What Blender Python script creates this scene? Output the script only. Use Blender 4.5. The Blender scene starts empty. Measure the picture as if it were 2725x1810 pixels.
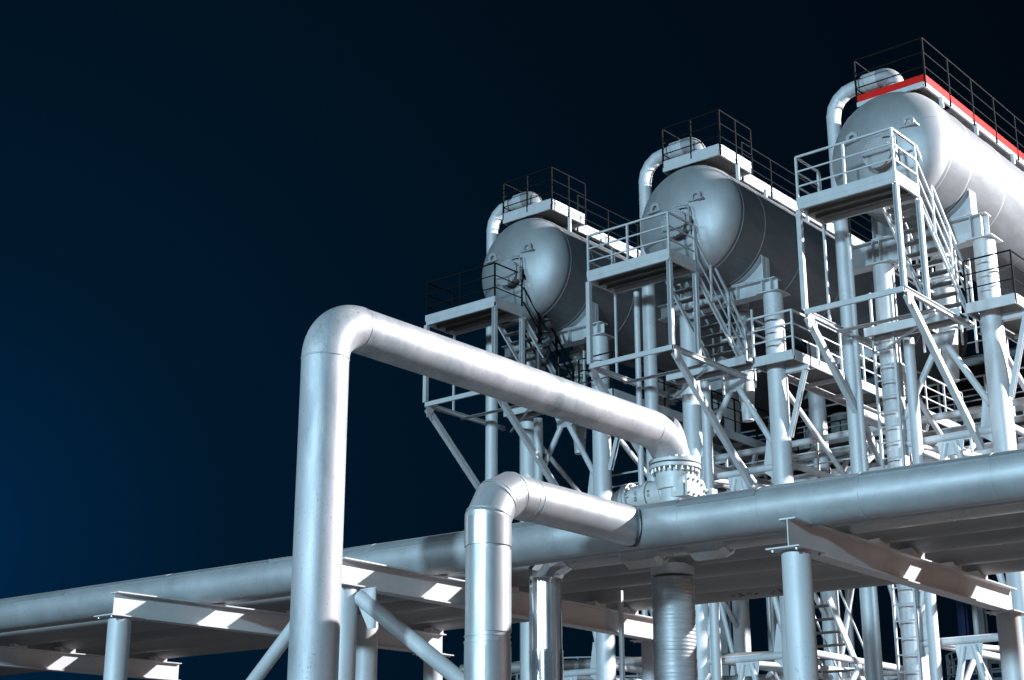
import bpy, math, random
from mathutils import Vector as V, Matrix
random.seed(7)
PI = math.pi
scene = bpy.context.scene
col = scene.collection

# ------------------------------------------------------------------ materials
def new_mat(name):
    m = bpy.data.materials.new(name); m.use_nodes = True
    nt = m.node_tree
    return m, nt, nt.nodes['Principled BSDF']

def N(nt, typ, **kw):
    n = nt.nodes.new(typ)
    for k, v in kw.items(): setattr(n, k, v)
    return n

def coat(name, base, metallic=0.0, rough=0.45, var=0.12, rvar=0.12, scale=3.0, bump=0.0, bscale=60.0,
         stretch=(1, 1, 1), grime=None, grime_amt=0.0, grime_lo=0.55, spec=0.5, speck=0.0):
    """painted / bare metal with uneven tone, gloss and (optional) patches of wear"""
    m, nt, p = new_mat(name)
    L = nt.links
    tc = N(nt, 'ShaderNodeTexCoord'); mp = N(nt, 'ShaderNodeMapping')
    mp.inputs['Scale'].default_value = stretch
    L.new(tc.outputs['Object'], mp.inputs['Vector'])
    n1 = N(nt, 'ShaderNodeTexNoise'); n1.inputs['Scale'].default_value = scale
    n1.inputs['Detail'].default_value = 8; n1.inputs['Roughness'].default_value = .65
    L.new(mp.outputs[0], n1.inputs['Vector'])
    r = N(nt, 'ShaderNodeValToRGB')
    a = [max(0, c * (1 - var)) for c in base]; b = [min(1, c * (1 + var)) for c in base]
    r.color_ramp.elements[0].position = .3; r.color_ramp.elements[1].position = .7
    r.color_ramp.elements[0].color = (*a, 1); r.color_ramp.elements[1].color = (*b, 1)
    L.new(n1.outputs['Fac'], r.inputs['Fac'])
    colout = r.outputs['Color']
    if grime:
        n2 = N(nt, 'ShaderNodeTexNoise'); n2.inputs['Scale'].default_value = scale * .45
        n2.inputs['Detail'].default_value = 10; n2.inputs['Roughness'].default_value = .7
        L.new(mp.outputs[0], n2.inputs['Vector'])
        mr = N(nt, 'ShaderNodeMapRange'); mr.inputs['From Min'].default_value = grime_lo
        mr.inputs['From Max'].default_value = grime_lo + .18; mr.inputs['To Max'].default_value = grime_amt
        L.new(n2.outputs['Fac'], mr.inputs['Value'])
        mx = N(nt, 'ShaderNodeMix', data_type='RGBA')
        L.new(mr.outputs[0], mx.inputs['Factor']); L.new(colout, mx.inputs['A'])
        mx.inputs['B'].default_value = (*grime, 1)
        colout = mx.outputs['Result']
    if speck:
        n5 = N(nt, 'ShaderNodeTexNoise'); n5.inputs['Scale'].default_value = 34; n5.inputs['Detail'].default_value = 3
        L.new(tc.outputs['Object'], n5.inputs['Vector'])
        n6 = N(nt, 'ShaderNodeTexNoise'); n6.inputs['Scale'].default_value = 1.1; n6.inputs['Detail'].default_value = 4
        L.new(tc.outputs['Object'], n6.inputs['Vector'])
        ad = N(nt, 'ShaderNodeMath', operation='MULTIPLY_ADD'); ad.inputs[1].default_value = .8
        L.new(n6.outputs['Fac'], ad.inputs[0]); L.new(n5.outputs['Fac'], ad.inputs[2])
        m5 = N(nt, 'ShaderNodeMapRange'); m5.inputs['From Min'].default_value = 1.08; m5.inputs['From Max'].default_value = 1.18; m5.inputs['To Max'].default_value = speck
        L.new(ad.outputs[0], m5.inputs['Value'])
        x5 = N(nt, 'ShaderNodeMix', data_type='RGBA'); L.new(m5.outputs[0], x5.inputs['Factor']); L.new(colout, x5.inputs['A'])
        x5.inputs['B'].default_value = (.10, .115, .125, 1); colout = x5.outputs['Result']
    L.new(colout, p.inputs['Base Color'])
    mr2 = N(nt, 'ShaderNodeMapRange'); mr2.inputs['To Min'].default_value = max(.03, rough - rvar)
    mr2.inputs['To Max'].default_value = min(1, rough + rvar)
    n3 = N(nt, 'ShaderNodeTexNoise'); n3.inputs['Scale'].default_value = scale * 2.3; n3.inputs['Detail'].default_value = 6
    L.new(mp.outputs[0], n3.inputs['Vector']); L.new(n3.outputs['Fac'], mr2.inputs['Value'])
    L.new(mr2.outputs[0], p.inputs['Roughness'])
    p.inputs['Metallic'].default_value = metallic
    p.inputs['Specular IOR Level'].default_value = spec
    if bump:
        n4 = N(nt, 'ShaderNodeTexNoise'); n4.inputs['Scale'].default_value = bscale; n4.inputs['Detail'].default_value = 4
        L.new(mp.outputs[0], n4.inputs['Vector'])
        bm = N(nt, 'ShaderNodeBump'); bm.inputs['Strength'].default_value = bump; bm.inputs['Distance'].default_value = .01
        L.new(n4.outputs['Fac'], bm.inputs['Height']); L.new(bm.outputs[0], p.inputs['Normal'])
    return m

M = {}
M['bare_pipe'] = coat('grey_painted_pipe', (.48, .485, .50), .32, .54, .16, .08, 2.2, .2, 100, (1, 1, .30), (.20, .25, .27), .85, .47, speck=.5)
M['structure'] = coat('light_grey_steel_paint', (.50, .52, .53), .1, .5, .10, .1, 3.0, .05, 60, (1, 1, .6), (.30, .30, .29), .4, .60)
M['column'] = coat('light_grey_column_paint', (.52, .54, .55), .12, .52, .12, .08, 2.0, .06, 50, (1, 1, .3), (.30, .32, .33), .6, .54, speck=.4)
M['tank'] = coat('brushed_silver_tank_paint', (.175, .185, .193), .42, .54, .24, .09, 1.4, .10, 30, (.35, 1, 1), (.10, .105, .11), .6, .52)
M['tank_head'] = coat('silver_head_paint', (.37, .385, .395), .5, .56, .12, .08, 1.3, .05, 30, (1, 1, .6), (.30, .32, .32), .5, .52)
M['cladding'] = coat('dull_aluminium_cladding', (.42, .44, .45), .45, .52, .14, .1, 1.6, .22, 6, (1, 1, 1), (.28, .30, .31), .6, .51, speck=.3)
M['cladding_top_shaded'] = coat('shaded_top_sheet', (.33, .35, .36), .4, .6, .14, .08, 1.8, .1, 12, (1, 1, 1), (.24, .26, .27), .5, .5)  # slightly different sheet, darkened further to carry the shade of its upward face
M['lagging'] = coat('galvanised_lagging', (.52, .53, .54), .55, .42, .11, .12, 1.8, .2, 7, (1, 1, .5), (.36, .38, .39), .55, .53)
M['shiny'] = coat('bright_stainless_cladding', (.76, .78, .80), .85, .15, .05, .05, 1.5, .05, 16, (1, 1, .03))
M['lagging_bright'] = coat('newer_galvanised_collar', (.62, .64, .66), .65, .30, .06, .08, 2, .12, 8, (1, 1, .3))
M['silver_pipe'] = coat('bright_foil_cladding', (.52, .52, .50), .7, .3, .08, .1, 2.0, .08, 9)
M['rack_pipe'] = coat('dusty_rack_pipe', (.26, .255, .25), .15, .5, .10, .08, 2.0, .06, 40, (1, .4, 1), (.18, .175, .17), .5, .55)
M['ribbed'] = coat('banded_grey_pipe', (.40, .42, .43), .3, .46, .16, .12, 2.2, .14, 30, (.5, .5, 8), (.25, .27, .28), .55, .51)
M['beam'] = coat('white_grey_beam_paint', (.56, .56, .56), .0, .5, .06, .1, 2.5, .03, 40, (1, 1, 1), (.35, .34, .33), .35, .62)
M['black'] = coat('black_rail_paint', (.008, .0085, .0095), .0, .7, .25, .1, 8, spec=.08)
M['dark'] = coat('dark_machinery', (.05, .05, .055), .2, .5, .3, .1, 6)
M['red'] = coat('red_kick_plate', (.62, .012, .008), .0, .5, .08, .1, 4, 0, 1, (1, 1, 1), (.40, .012, .01), .5, .6, .2)
M['blue'] = coat('blue_column_paint', (.008, .035, .12), .0, .45, .12, .1, 4)
M['white'] = coat('white_tank_paint', (.72, .74, .75), .0, .45, .06, .1, 1.2, 0, 1, (1, 1, .2), (.5, .5, .5), .3, .58)
M['deck'] = coat('dark_deck_plate', (.11, .105, .10), .1, .6, .2, .1, 5)
M['valve'] = coat('cast_valve_paint', (.46, .49, .49), .1, .48, .10, .1, 8, .12, 120)
M['bolt'] = coat('galvanised_bolt', (.62, .63, .64), .5, .36, .1, .1, 20)
M['mark'] = coat('dark_marking', (.05, .06, .07), .0, .6, .1, .1, 20)
M['seam'] = coat('dark_joint', (.09, .10, .11), .1, .6, .2, .1, 10)
M['ground'] = coat('gravelly_concrete', (.078, .077, .078), .0, .9, .25, .05, 1.2, .4, 25, (1, 1, 1), (.045, .044, .044), .8, .5)

def add_bands(m, period, strength):
    nt = m.node_tree; p = nt.nodes['Principled BSDF']; L = nt.links
    tc = N(nt, 'ShaderNodeTexCoord'); wv = N(nt, 'ShaderNodeTexWave', bands_direction='Z', wave_profile='SIN')
    wv.inputs['Scale'].default_value = 2 * PI / (20 * period); wv.inputs['Distortion'].default_value = .9; wv.inputs['Detail'].default_value = 3
    L.new(tc.outputs['Object'], wv.inputs['Vector'])
    b = N(nt, 'ShaderNodeBump'); b.inputs['Strength'].default_value = strength; b.inputs['Distance'].default_value = .02
    L.new(wv.outputs['Fac'], b.inputs['Height'])
    old = p.inputs['Normal'].links[0].from_socket if p.inputs['Normal'].links else None
    if old: L.new(old, b.inputs['Normal'])
    L.new(b.outputs[0], p.inputs['Normal'])
add_bands(M['ribbed'], .05, .22)

def grating():
    m, nt, p = new_mat('perforated_grating')
    L = nt.links
    p.inputs['Base Color'].default_value = (.16, .155, .15, 1); p.inputs['Roughness'].default_value = .5
    p.inputs['Metallic'].default_value = .3
    tc = N(nt, 'ShaderNodeTexCoord'); sp = N(nt, 'ShaderNodeSeparateXYZ'); L.new(tc.outputs['Object'], sp.inputs[0])
    outs = []
    for ax, f in (('X', 1 / .07), ('Y', 1 / .05)):
        mu = N(nt, 'ShaderNodeMath', operation='MULTIPLY'); mu.inputs[1].default_value = f
        L.new(sp.outputs[ax], mu.inputs[0])
        fr = N(nt, 'ShaderNodeMath', operation='FRACT'); L.new(mu.outputs[0], fr.inputs[0])
        gt = N(nt, 'ShaderNodeMath', operation='GREATER_THAN'); gt.inputs[1].default_value = .42
        L.new(fr.outputs[0], gt.inputs[0]); outs.append(gt)
    an = N(nt, 'ShaderNodeMath', operation='MULTIPLY'); L.new(outs[0].outputs[0], an.inputs[0]); L.new(outs[1].outputs[0], an.inputs[1])
    iv = N(nt, 'ShaderNodeMath', operation='SUBTRACT'); iv.inputs[0].default_value = 1; L.new(an.outputs[0], iv.inputs[1])
    L.new(iv.outputs[0], p.inputs['Alpha'])
    return m
M['grating'] = grating()

# ------------------------------------------------------------------ mesh building
class MB:
    def __init__(s): s.v = []; s.f = []; s.sm = []
    def add(s, vs, fs, smooth=False):
        o = len(s.v); s.v += [V(p) for p in vs]
        for f in fs: s.f.append([i + o for i in f]); s.sm.append(smooth)
        return s
    def box(s, lo, hi):
        (a, b, c), (d, e, f) = lo, hi
        vs = [(a, b, c), (d, b, c), (d, e, c), (a, e, c), (a, b, f), (d, b, f), (d, e, f), (a, e, f)]
        return s.add(vs, [(3, 2, 1, 0), (4, 5, 6, 7), (0, 1, 5, 4), (1, 2, 6, 5), (2, 3, 7, 6), (3, 0, 4, 7)])
    def frame(s, p0, p1, up=(0, 0, 1)):
        p0, p1 = V(p0), V(p1); d = (p1 - p0).normalized(); up = V(up)
        if abs(d.dot(up)) > .98: up = V((1, 0, 0))
        x = d.cross(up).normalized(); y = x.cross(d).normalized()
        return p0, p1, x, y
    def extrude(s, prof, p0, p1, up=(0, 0, 1), smooth=False):
        """closed 2-D profile [(side, up)] swept straight from p0 to p1"""
        p0, p1, x, y = s.frame(p0, p1, up); n = len(prof)
        vs = [p0 + x * a + y * b for a, b in prof] + [p1 + x * a + y * b for a, b in prof]
        fs = [(i, (i + 1) % n, n + (i + 1) % n, n + i) for i in range(n)]
        o = len(s.v); s.add(vs, fs, smooth); s.add(vs, [tuple(range(n))[::-1], tuple(range(n, 2 * n))])
        return s
    def bar(s, p0, p1, w, h, up=(0, 0, 1)):
        return s.extrude([(-w / 2, -h / 2), (w / 2, -h / 2), (w / 2, h / 2), (-w / 2, h / 2)], p0, p1, up)
    def ibeam(s, p0, p1, w, h, tf=.02, tw=.012, up=(0, 0, 1)):
        a, b = w / 2, h / 2; t = tw / 2
        return s.extrude([(-a, -b), (a, -b), (a, -b + tf), (t, -b + tf), (t, b - tf), (a, b - tf), (a, b), (-a, b), (-a, b - tf), (-t, b - tf), (-t, -b + tf), (-a, -b + tf)], p0, p1, up)
    def channel(s, p0, p1, w, h, t=.014, up=(0, 0, 1)):
        a, b = w / 2, h / 2
        return s.extrude([(-a, -b), (a, -b), (a, -b + t), (-a + t, -b + t), (-a + t, b - t), (a, b - t), (a, b), (-a, b)], p0, p1, up)
    def tube(s, p0, p1, r, n=16, r2=None, caps=True):
        p0, p1, x, y = s.frame(p0, p1); r2 = r if r2 is None else r2
        vs = []
        for p, q in ((p0, r), (p1, r2)):
            vs += [p + (x * math.cos(2 * PI * i / n) + y * math.sin(2 * PI * i / n)) * q for i in range(n)]
        s.add(vs, [(i, (i + 1) % n, n + (i + 1) % n, n + i) for i in range(n)], True)
        if caps: s.add(vs, [tuple(range(n))[::-1], tuple(range(n, 2 * n))])
        return s
    def sweep(s, pts, rad, n=32, caps=True, smooth=True, wob=None):
        """round section along a polyline (mitred), rad a number or a list"""
        pts = [V(p) for p in pts]; m = len(pts)
        rad = [rad] * m if not isinstance(rad, (list, tuple)) else rad
        d0 = (pts[1] - pts[0]).normalized()
        ref = V((0, 0, 1)) if abs(d0.z) < .9 else V((1, 0, 0))
        x = d0.cross(ref).normalized(); vs = []; prev = d0
        for k in range(m):
            a = (pts[k] - pts[k - 1]).normalized() if k else d0
            b = (pts[k + 1] - pts[k]).normalized() if k < m - 1 else a
            t = (a + b).normalized()
            q = prev.rotation_difference(t); x = (q @ x); x = (x - t * x.dot(t)).normalized(); prev = t
            y = t.cross(x); cs = max(.3, a.dot(t))
            bend = b - a; ax = bend - t * bend.dot(t)
            ax = ax.normalized() if ax.length > 1e-6 else None
            for i in range(n):
                o = (x * math.cos(2 * PI * i / n) + y * math.sin(2 * PI * i / n)) * rad[k]
                if wob: o = o * (1 + wob(k, i))
                if ax: o = o + ax * o.dot(ax) * (1 / cs - 1)
                vs.append(pts[k] + o)
        fs = [(k * n + i, k * n + (i + 1) % n, (k + 1) * n + (i + 1) % n, (k + 1) * n + i) for k in range(m - 1) for i in range(n)]
        s.add(vs, fs, smooth)
        if caps: s.add(vs, [tuple(range(n))[::-1], tuple(range((m - 1) * n, m * n))])
        return s
    def lathe_x(s, prof, c, n=96):
        """profile [(x, r)] turned about an axis parallel to X through (0, c[1], c[2]) (x offset c[0])"""
        vs = []; m = len(prof)
        for x, r in prof:
            vs += [(c[0] + x, c[1] + r * math.cos(2 * PI * i / n), c[2] + r * math.sin(2 * PI * i / n)) for i in range(n)]
        fs = [(k * n + i, k * n + (i + 1) % n, (k + 1) * n + (i + 1) % n, (k + 1) * n + i) for k in range(m - 1) for i in range(n)]
        return s.add(vs, fs, True)
    def prism(s, poly, axis, a, b):
        """polygon in the two other axes, extruded along axis 'X'/'Y'/'Z' from a to b"""
        def mk(p, t): return {'X': (t, p[0], p[1]), 'Y': (p[0], t, p[1]), 'Z': (p[0], p[1], t)}[axis]
        n = len(poly); vs = [mk(p, a) for p in poly] + [mk(p, b) for p in poly]
        fs = [(i, (i + 1) % n, n + (i + 1) % n, n + i) for i in range(n)] + [tuple(range(n))[::-1], tuple(range(n, 2 * n))]
        return s.add(vs, fs)

BASE = {}
def put(o, label=None, cat=None, group=None, kind=None):
    if label: o['label'] = label
    if cat: o['category'] = cat
    if group: o['group'] = group
    if kind: o['kind'] = kind
    return o

def obj(name, mb, mat, parent=None, label=None, cat=None, group=None, kind=None):
    vs = mb.v
    if parent is None:
        lo = V((min(v.x for v in vs), min(v.y for v in vs), min(v.z for v in vs)))
        hi = V((max(v.x for v in vs), max(v.y for v in vs), max(v.z for v in vs)))
        base = V(((lo.x + hi.x) / 2, (lo.y + hi.y) / 2, lo.z))
    else: base = BASE[parent.name]
    me = bpy.data.meshes.new(name)
    me.from_pydata([tuple(v - base) for v in vs], [], mb.f)
    me.polygons.foreach_set('use_smooth', mb.sm)
    me.validate(); me.update()
    import bmesh
    bm = bmesh.new(); bm.from_mesh(me); bmesh.ops.recalc_face_normals(bm, faces=bm.faces); bm.to_mesh(me); bm.free()
    me.materials.append(M[mat])
    o = bpy.data.objects.new(name, me); col.objects.link(o)
    BASE[o.name] = base
    if parent is None: o.location = base
    else: o.parent = parent
    return put(o, label, cat, group, kind)

def pieces(name, mb, mat, parent, **kw):
    """the same, but every separate piece of mb becomes an object of its own"""
    par = list(range(len(mb.v)))
    def find(a):
        while par[a] != a: par[a] = par[par[a]]; a = par[a]
        return a
    seen = {}
    for i, v in enumerate(mb.v):
        key = (round(v.x, 5), round(v.y, 5), round(v.z, 5))
        if key in seen: par[find(i)] = find(seen[key])
        else: seen[key] = i
    for f in mb.f:
        for q in f[1:]: par[find(q)] = find(f[0])
    parts = {}
    for f, sm in zip(mb.f, mb.sm): parts.setdefault(find(f[0]), []).append((f, sm))
    for fs in parts.values():
        o = MB(); ids = {}
        for f, sm in fs:
            for q in f:
                if q not in ids: ids[q] = len(o.v); o.v.append(mb.v[q])
            o.f.append([ids[q] for q in f]); o.sm.append(sm)
        obj(name, o, mat, parent, **kw)

def thing(name, base, label, cat, group=None):
    o = bpy.data.objects.new(name, None); col.objects.link(o); o.location = base
    o.empty_display_size = .3; BASE[o.name] = V(base)
    return put(o, label, cat, group)

def arc(c, a, b, r0, n):
    """points of a bend of radius r0 round the corner c, coming from direction a and leaving in direction b (unit, 90 degrees)"""
    a, b, c = V(a), V(b), V(c); out = []
    o = c - a * r0 + b * r0
    for i in range(n + 1):
        t = PI / 2 * i / n
        out.append(o - b * (r0 * math.cos(t)) + a * (r0 * math.sin(t)))
    return out

def ring(mb, p, axis, r, t, w, n=40):
    """thin raised band round a pipe"""
    a = V(axis).normalized(); p = V(p)
    return mb.tube(p - a * w / 2, p + a * w / 2, r + t, n)

def post_rail(parent, pts, h, mat, nmid=2, spacing=1.2, z0=0.0, w=.05, rail=.045, end_posts=(True, True)):
    if mat == 'black': w, rail = .037, .031
    """guard rail over floor points pts: posts, a top rail and mid rails, each its own part"""
    pts = [V(p) for p in pts]
    tr = MB()
    for a, b in zip(pts, pts[1:]): tr.bar(a + V((0, 0, h)), b + V((0, 0, h)), rail, rail)
    obj('top_rail', tr, mat, parent)
    for k in range(nmid):
        z = z0 + (h - z0) * (k + 1) / (nmid + 1); mr = MB()
        for a, b in zip(pts, pts[1:]): mr.bar(a + V((0, 0, z)), b + V((0, 0, z)), rail * .6, rail * .75)
        obj('mid_rail', mr, mat, parent)
    done = set()
    for j, (a, b) in enumerate(zip(pts, pts[1:])):
        n = max(1, round((b - a).length / spacing))
        for i in range(n + 1):
            if i == 0 and j == 0 and not end_posts[0]: continue
            if i == n and j == len(pts) - 2 and not end_posts[1]: continue
            p = a.lerp(b, i / n); key = (round(p.x, 2), round(p.y, 2))
            if key in done: continue
            done.add(key)
            q = MB(); q.bar(p + V((0, 0, z0 - .16)), p + V((0, 0, h - .01)), w, w); obj('post', q, mat, parent)

# ------------------------------------------------------------------ ground
g = MB(); g.add([(-400, -400, 0), (600, -400, 0), (600, 600, 0), (-400, 600, 0)], [(0, 1, 2, 3)])
obj('ground', g, 'ground', label='grey concrete yard under the pipe rack and tanks', cat='ground', kind='structure')

# ------------------------------------------------------------------ the big bare pipe and its valve
PX, PY, PZ, PR = 12.0, 12.99, 7.57, .284
FX = 19.36
t = thing('steel_pipe', (PX, PY, 0), 'big bare grey pipe bending over the rack down to a bolted flange', 'pipe')
RB = .50
mb = MB(); mb.sweep([(PX, PY, z) for z in (0, 2, 4, 6, PZ - RB)], PR, 64); obj('riser', mb, 'bare_pipe', t)
e1 = arc((PX, PY, PZ), (0, 0, 1), (1, 0, 0), RB, 20)
mb = MB(); mb.sweep(e1, PR + .002, 64, False); obj('elbow', mb, 'bare_pipe', t)
RB2 = .66
mb = MB(); mb.sweep([(PX + RB + (FX - RB2 - PX - RB) * i / 6, PY, PZ) for i in range(7)], PR, 64); obj('level_run', mb, 'bare_pipe', t)
e2 = arc((FX, PY, PZ), (1, 0, 0), (0, 0, -1), RB2, 20)
mb = MB(); mb.sweep(e2 + [V((FX, PY, 7.16))], PR + .002, 64, False); obj('elbow', mb, 'bare_pipe', t)
mb = MB()
for p, a in (((PX, PY, PZ - RB), (0, 0, 1)), ((PX + RB, PY, PZ), (1, 0, 0)), ((FX - RB2, PY, PZ), (1, 0, 0))):
    pp, aa = V(p), V(a); mb.sweep([pp - aa * .012, pp - aa * .004, pp + aa * .004, pp + aa * .012], [PR + .0005, PR + .007, PR + .007, PR + .0005], 64, False)
pieces('weld_bead', mb, 'bare_pipe', t)
def flange(parent, z0, z1, r):
    f = MB(); f.tube((FX, PY, z0), (FX, PY, z1), r, 64); return obj('flange', f, 'valve', parent)
f1 = flange(t, 7.115, 7.165, .40)
def bolts(parent, z0, z1, n=24, rr=.355):
    for i in range(n):
        a = 2 * PI * (i + .5) / n; x, y = FX + rr * math.cos(a), PY + rr * math.sin(a)
        b = MB(); b.tube((x, y, z0), (x, y, z1), .024, 6); obj('bolt', b, 'bolt', parent)
bolts(f1, 7.165, 7.20)

v = thing('gate_valve', (FX, PY, 5.9), 'pale cast gate valve under the bolted flange of the big pipe', 'valve')
f2 = flange(v, 7.035, 7.09, .40); bolts(f2, 6.975, 7.035)
mb = MB(); mb.tube((FX, PY, 7.09), (FX, PY, 7.115), .33, 48); obj('gasket', mb, 'seam', v)
mb = MB(); mb.tube((FX, PY, 6.72), (FX, PY, 7.035), .30, 56); ring(mb, (FX, PY, 6.90), (0, 0, 1), .30, .004, .02, 56); obj('neck', mb, 'valve', v)
body = MB(); zc = 6.70
body.tube((FX, PY + .42, zc), (FX, PY - .10, zc), .215, 40); body.tube((FX, PY, 5.75), (FX, PY, 6.72), .25, 40)
body.box((FX - .24, PY - .30, zc - .13), (FX + .2, PY - .02, zc + .10))
body.prism([(FX - .26, PY - .12), (FX + .2, PY - .12), (FX + .2, PY - .40), (FX - .12, PY - .40)], 'Z', zc - .06, zc + .03)
obj('body', body, 'valve', v)
for y0, r in ((.16, .235), (.44, .235), (.80, .25), (.86, .25)):
    mb = MB(); mb.tube((FX, PY + y0, zc), (FX, PY + y0 + .05, zc), r, 40); obj('collar', mb, 'valve', v)
bn = MB(); bn.tube((FX, PY + .42, zc), (FX, PY + .98, zc), .19, 40); bn.tube((FX, PY + .98, zc), (FX, PY + 1.14, zc), .20, 40, .13)
bn.tube((FX, PY + 1.12, zc), (FX, PY + 1.34, zc - .02), .05, 20)
bonnet = obj('bonnet', bn, 'valve', v)
for i in range(10):
    a = 2 * PI * i / 10
    p = V((FX + .215 * math.cos(a), PY + .85, zc + .215 * math.sin(a)))
    b = MB(); b.tube(p + V((0, -.09, 0)), p, .02, 6); obj('bolt', b, 'bolt', bonnet)
pl = MB(); pl.prism([(FX - .34, zc - .16), (FX + .16, zc - .16), (FX + .20, zc - .02), (FX + .10, zc + .13), (FX - .34, zc + .15)], 'Y', PY - .44, PY - .40)
plate = obj('cover_plate', pl, 'valve', v)
for x, z in ((-.29, .10), (-.16, .11), (-.04, .10), (.06, .06), (.13, -.02), (.1, -.11), (-.03, -.12), (-.16, -.12), (-.29, -.11)):
    b = MB(); b.tube((FX + x, PY - .44, zc + z), (FX + x, PY - .475, zc + z), .02, 6); obj('bolt', b, 'bolt', plate)
ey = MB(); ey.box((FX + .21, PY - .52, zc - .10), (FX + .36, PY - .44, zc + .02)); obj('end_lug', ey, 'valve', v)
def lettering(txt, loc, size, rot, parent, mat='mark'):
    cu = bpy.data.curves.new('lettering', 'FONT'); cu.body = txt; cu.size = size; cu.extrude = .002
    o = bpy.data.objects.new('lettering_curve', cu); col.objects.link(o)
    bpy.context.view_layer.update()
    me = bpy.data.meshes.new_from_object(o.evaluated_get(bpy.context.evaluated_depsgraph_get()))
    bpy.data.objects.remove(o); bpy.data.curves.remove(cu)
    me.transform(Matrix.Translation(V(loc) - BASE[parent.name]) @ rot)
    me.materials.clear(); me.materials.append(M[mat])
    q = bpy.data.objects.new('lettering', me); col.objects.link(q); q.parent = parent; BASE[q.name] = BASE[parent.name]
    return q
# raised casting numbers reading along the bonnet, on the -X side
rot = Matrix(((0, 0, -1, 0), (0, -1, 0, 0), (-1, 0, 0, 0), (0, 0, 0, 1))).transposed()
RX = Matrix(((0, 0, -1, 0), (-1, 0, 0, 0), (0, 1, 0, 0), (0, 0, 0, 1)))   # text x -> -Y, text y -> +Z, normal -> -X
RXv = RX @ Matrix.Rotation(PI / 2, 4, 'Z')
lettering('50-01', (FX - .194, PY + .60, zc - .10), .075, RXv, v)
lettering('018', (FX - .219, PY + .34, zc - .06), .07, RXv, v)

# ------------------------------------------------------------------ lagged pipe joining the rack pipe
LX, LY, LZ, LR = 12.45, 10.80, 5.25, .243
t = thing('lagged_pipe', (LX, LY, 0), 'galvanised lagged pipe with segmented elbow feeding into the front rack pipe', 'pipe')
o = MB(); o.sweep([(LX, LY, z) for z in (0, 1.5, 3.6)], LR + .004, 48); obj('sleeve', o, 'lagging', t)
o = MB(); o.sweep([(LX, LY, z) for z in (3.58, 4.1, 4.62)], LR - .002, 48); obj('sleeve', o, 'lagging', t)
o = MB(); ring(o, (LX, LY, 3.6), (0, 0, 1), LR + .004, .005, .02, 48); ring(o, (LX, LY, 3.66), (0, 0, 1), LR + .0, .007, .012, 48); pieces('band', o, 'lagging', t)
# overlapped sheet edge down the side
o = MB()
for z0, z1 in ((.2, 3.55), (3.7, 4.58)):
    n = 14; a0, a1 = math.radians(215), math.radians(318); rr = LR + .010
    vs = [(LX + rr * math.cos(a0 + (a1 - a0) * i / n), LY + rr * math.sin(a0 + (a1 - a0) * i / n), z) for z in (z0, z1) for i in range(n + 1)]
    vs += [(LX + (LR - .01) * math.cos(a0 + (a1 - a0) * i / n), LY + (LR - .01) * math.sin(a0 + (a1 - a0) * i / n), z) for z in (z0, z1) for i in range(n + 1)]
    k = n + 1
    o.add(vs, [(i, i + 1, k + i + 1, k + i) for i in range(n)], True)
    o.add(vs, [(0, k, 3 * k, 2 * k), (n, 2 * k + n, 3 * k + n, k + n)] + [(i, 2 * k + i, 2 * k + i + 1, i + 1) for i in range(n)] + [(k + i, k + i + 1, 3 * k + i + 1, 3 * k + i) for i in range(n)])
obj('overlap_sheet', o, 'lagging', t)
o = MB(); o.sweep([(LX, LY, 4.55), (LX, LY, 4.62)], LR - .02, 48); obj('joint', o, 'seam', t)
o = MB(); o.sweep([(LX, LY, 4.62), (LX, LY, 4.93)], LR + .012, 48); obj('collar', o, 'lagging_bright', t)
segs = arc((LX, LY, LZ), (0, 0, 1), (1, 0, 0), .34, 3)
segs = [V((LX, LY, 4.90))] + arc((LX, LY, LZ), (0, 0, 1), (1, 0, 0), .40, 3)
pts = [V((LX, LY, 4.90)), V((LX, LY, LZ - .33)), V((LX + .13, LY, LZ - .11)), V((LX + .35, LY, LZ)), V((LX + .62, LY, LZ))]
for a, b, ra in zip(pts, pts[1:], (.010, .004, .008, .002)):
    d = (b - a).normalized() * .0
    i = pts.index(a)
    ta = (b - a).normalized() if i == 0 else ((a - pts[i - 1]).normalized() + (b - a).normalized()).normalized()
    o = MB()
    # each mitred section is cut by the bisecting planes at its ends
    prev = pts[i - 1] if i else a - (b - a); nxt = pts[i + 2] if i + 2 < len(pts) else b + (b - a)
    o.sweep([a, b], LR + ra, 48, False)
    dd = (b - a).normalized(); n = 48
    t0 = ((a - prev).normalized() + dd).normalized(); t1 = ((nxt - b).normalized() + dd).normalized()
    for j in range(n):
        w = o.v[j] - a; o.v[j] = o.v[j] - dd * (w.dot(t0) / dd.dot(t0))
        w = o.v[n + j] - b; o.v[n + j] = o.v[n + j] - dd * (w.dot(t1) / dd.dot(t1))
    obj('elbow_segment', o, 'lagging', t)
o = MB()
for i in range(1, len(pts) - 1):
    tt = ((pts[i] - pts[i - 1]).normalized() + (pts[i + 1] - pts[i]).normalized()).normalized()
    sx = LR / max(.5, tt.dot((pts[i + 1] - pts[i]).normalized()))
    for off in (-.0, .045):
        q = pts[i] + tt * off; ring(o, q, tt, sx * .5 + LR * .5, .007, .010, 48)
ring(o, (LX + .62, LY, LZ), (1, 0, 0), LR, .006, .014, 48); ring(o, (LX + .70, LY, LZ), (1, 0, 0), LR, .005, .010, 48)
pieces('band', o, 'lagging', t)
o = MB(); o.sweep([(LX + .62, LY, LZ), (LX + 1.5, LY, LZ), (15.22, LY + .03, LZ)], LR - .002, 48); obj('level_run', o, 'lagging', t)
o = MB()   # ragged gap where the lagging meets the rack pipe
n = 48; rr = LR + .006
fx = lambda z, y: 15.05 - .0545 * (y - 14.2) - math.sqrt(max(.0001, .262 ** 2 - (z - 5.25) ** 2))
vs = []
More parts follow.
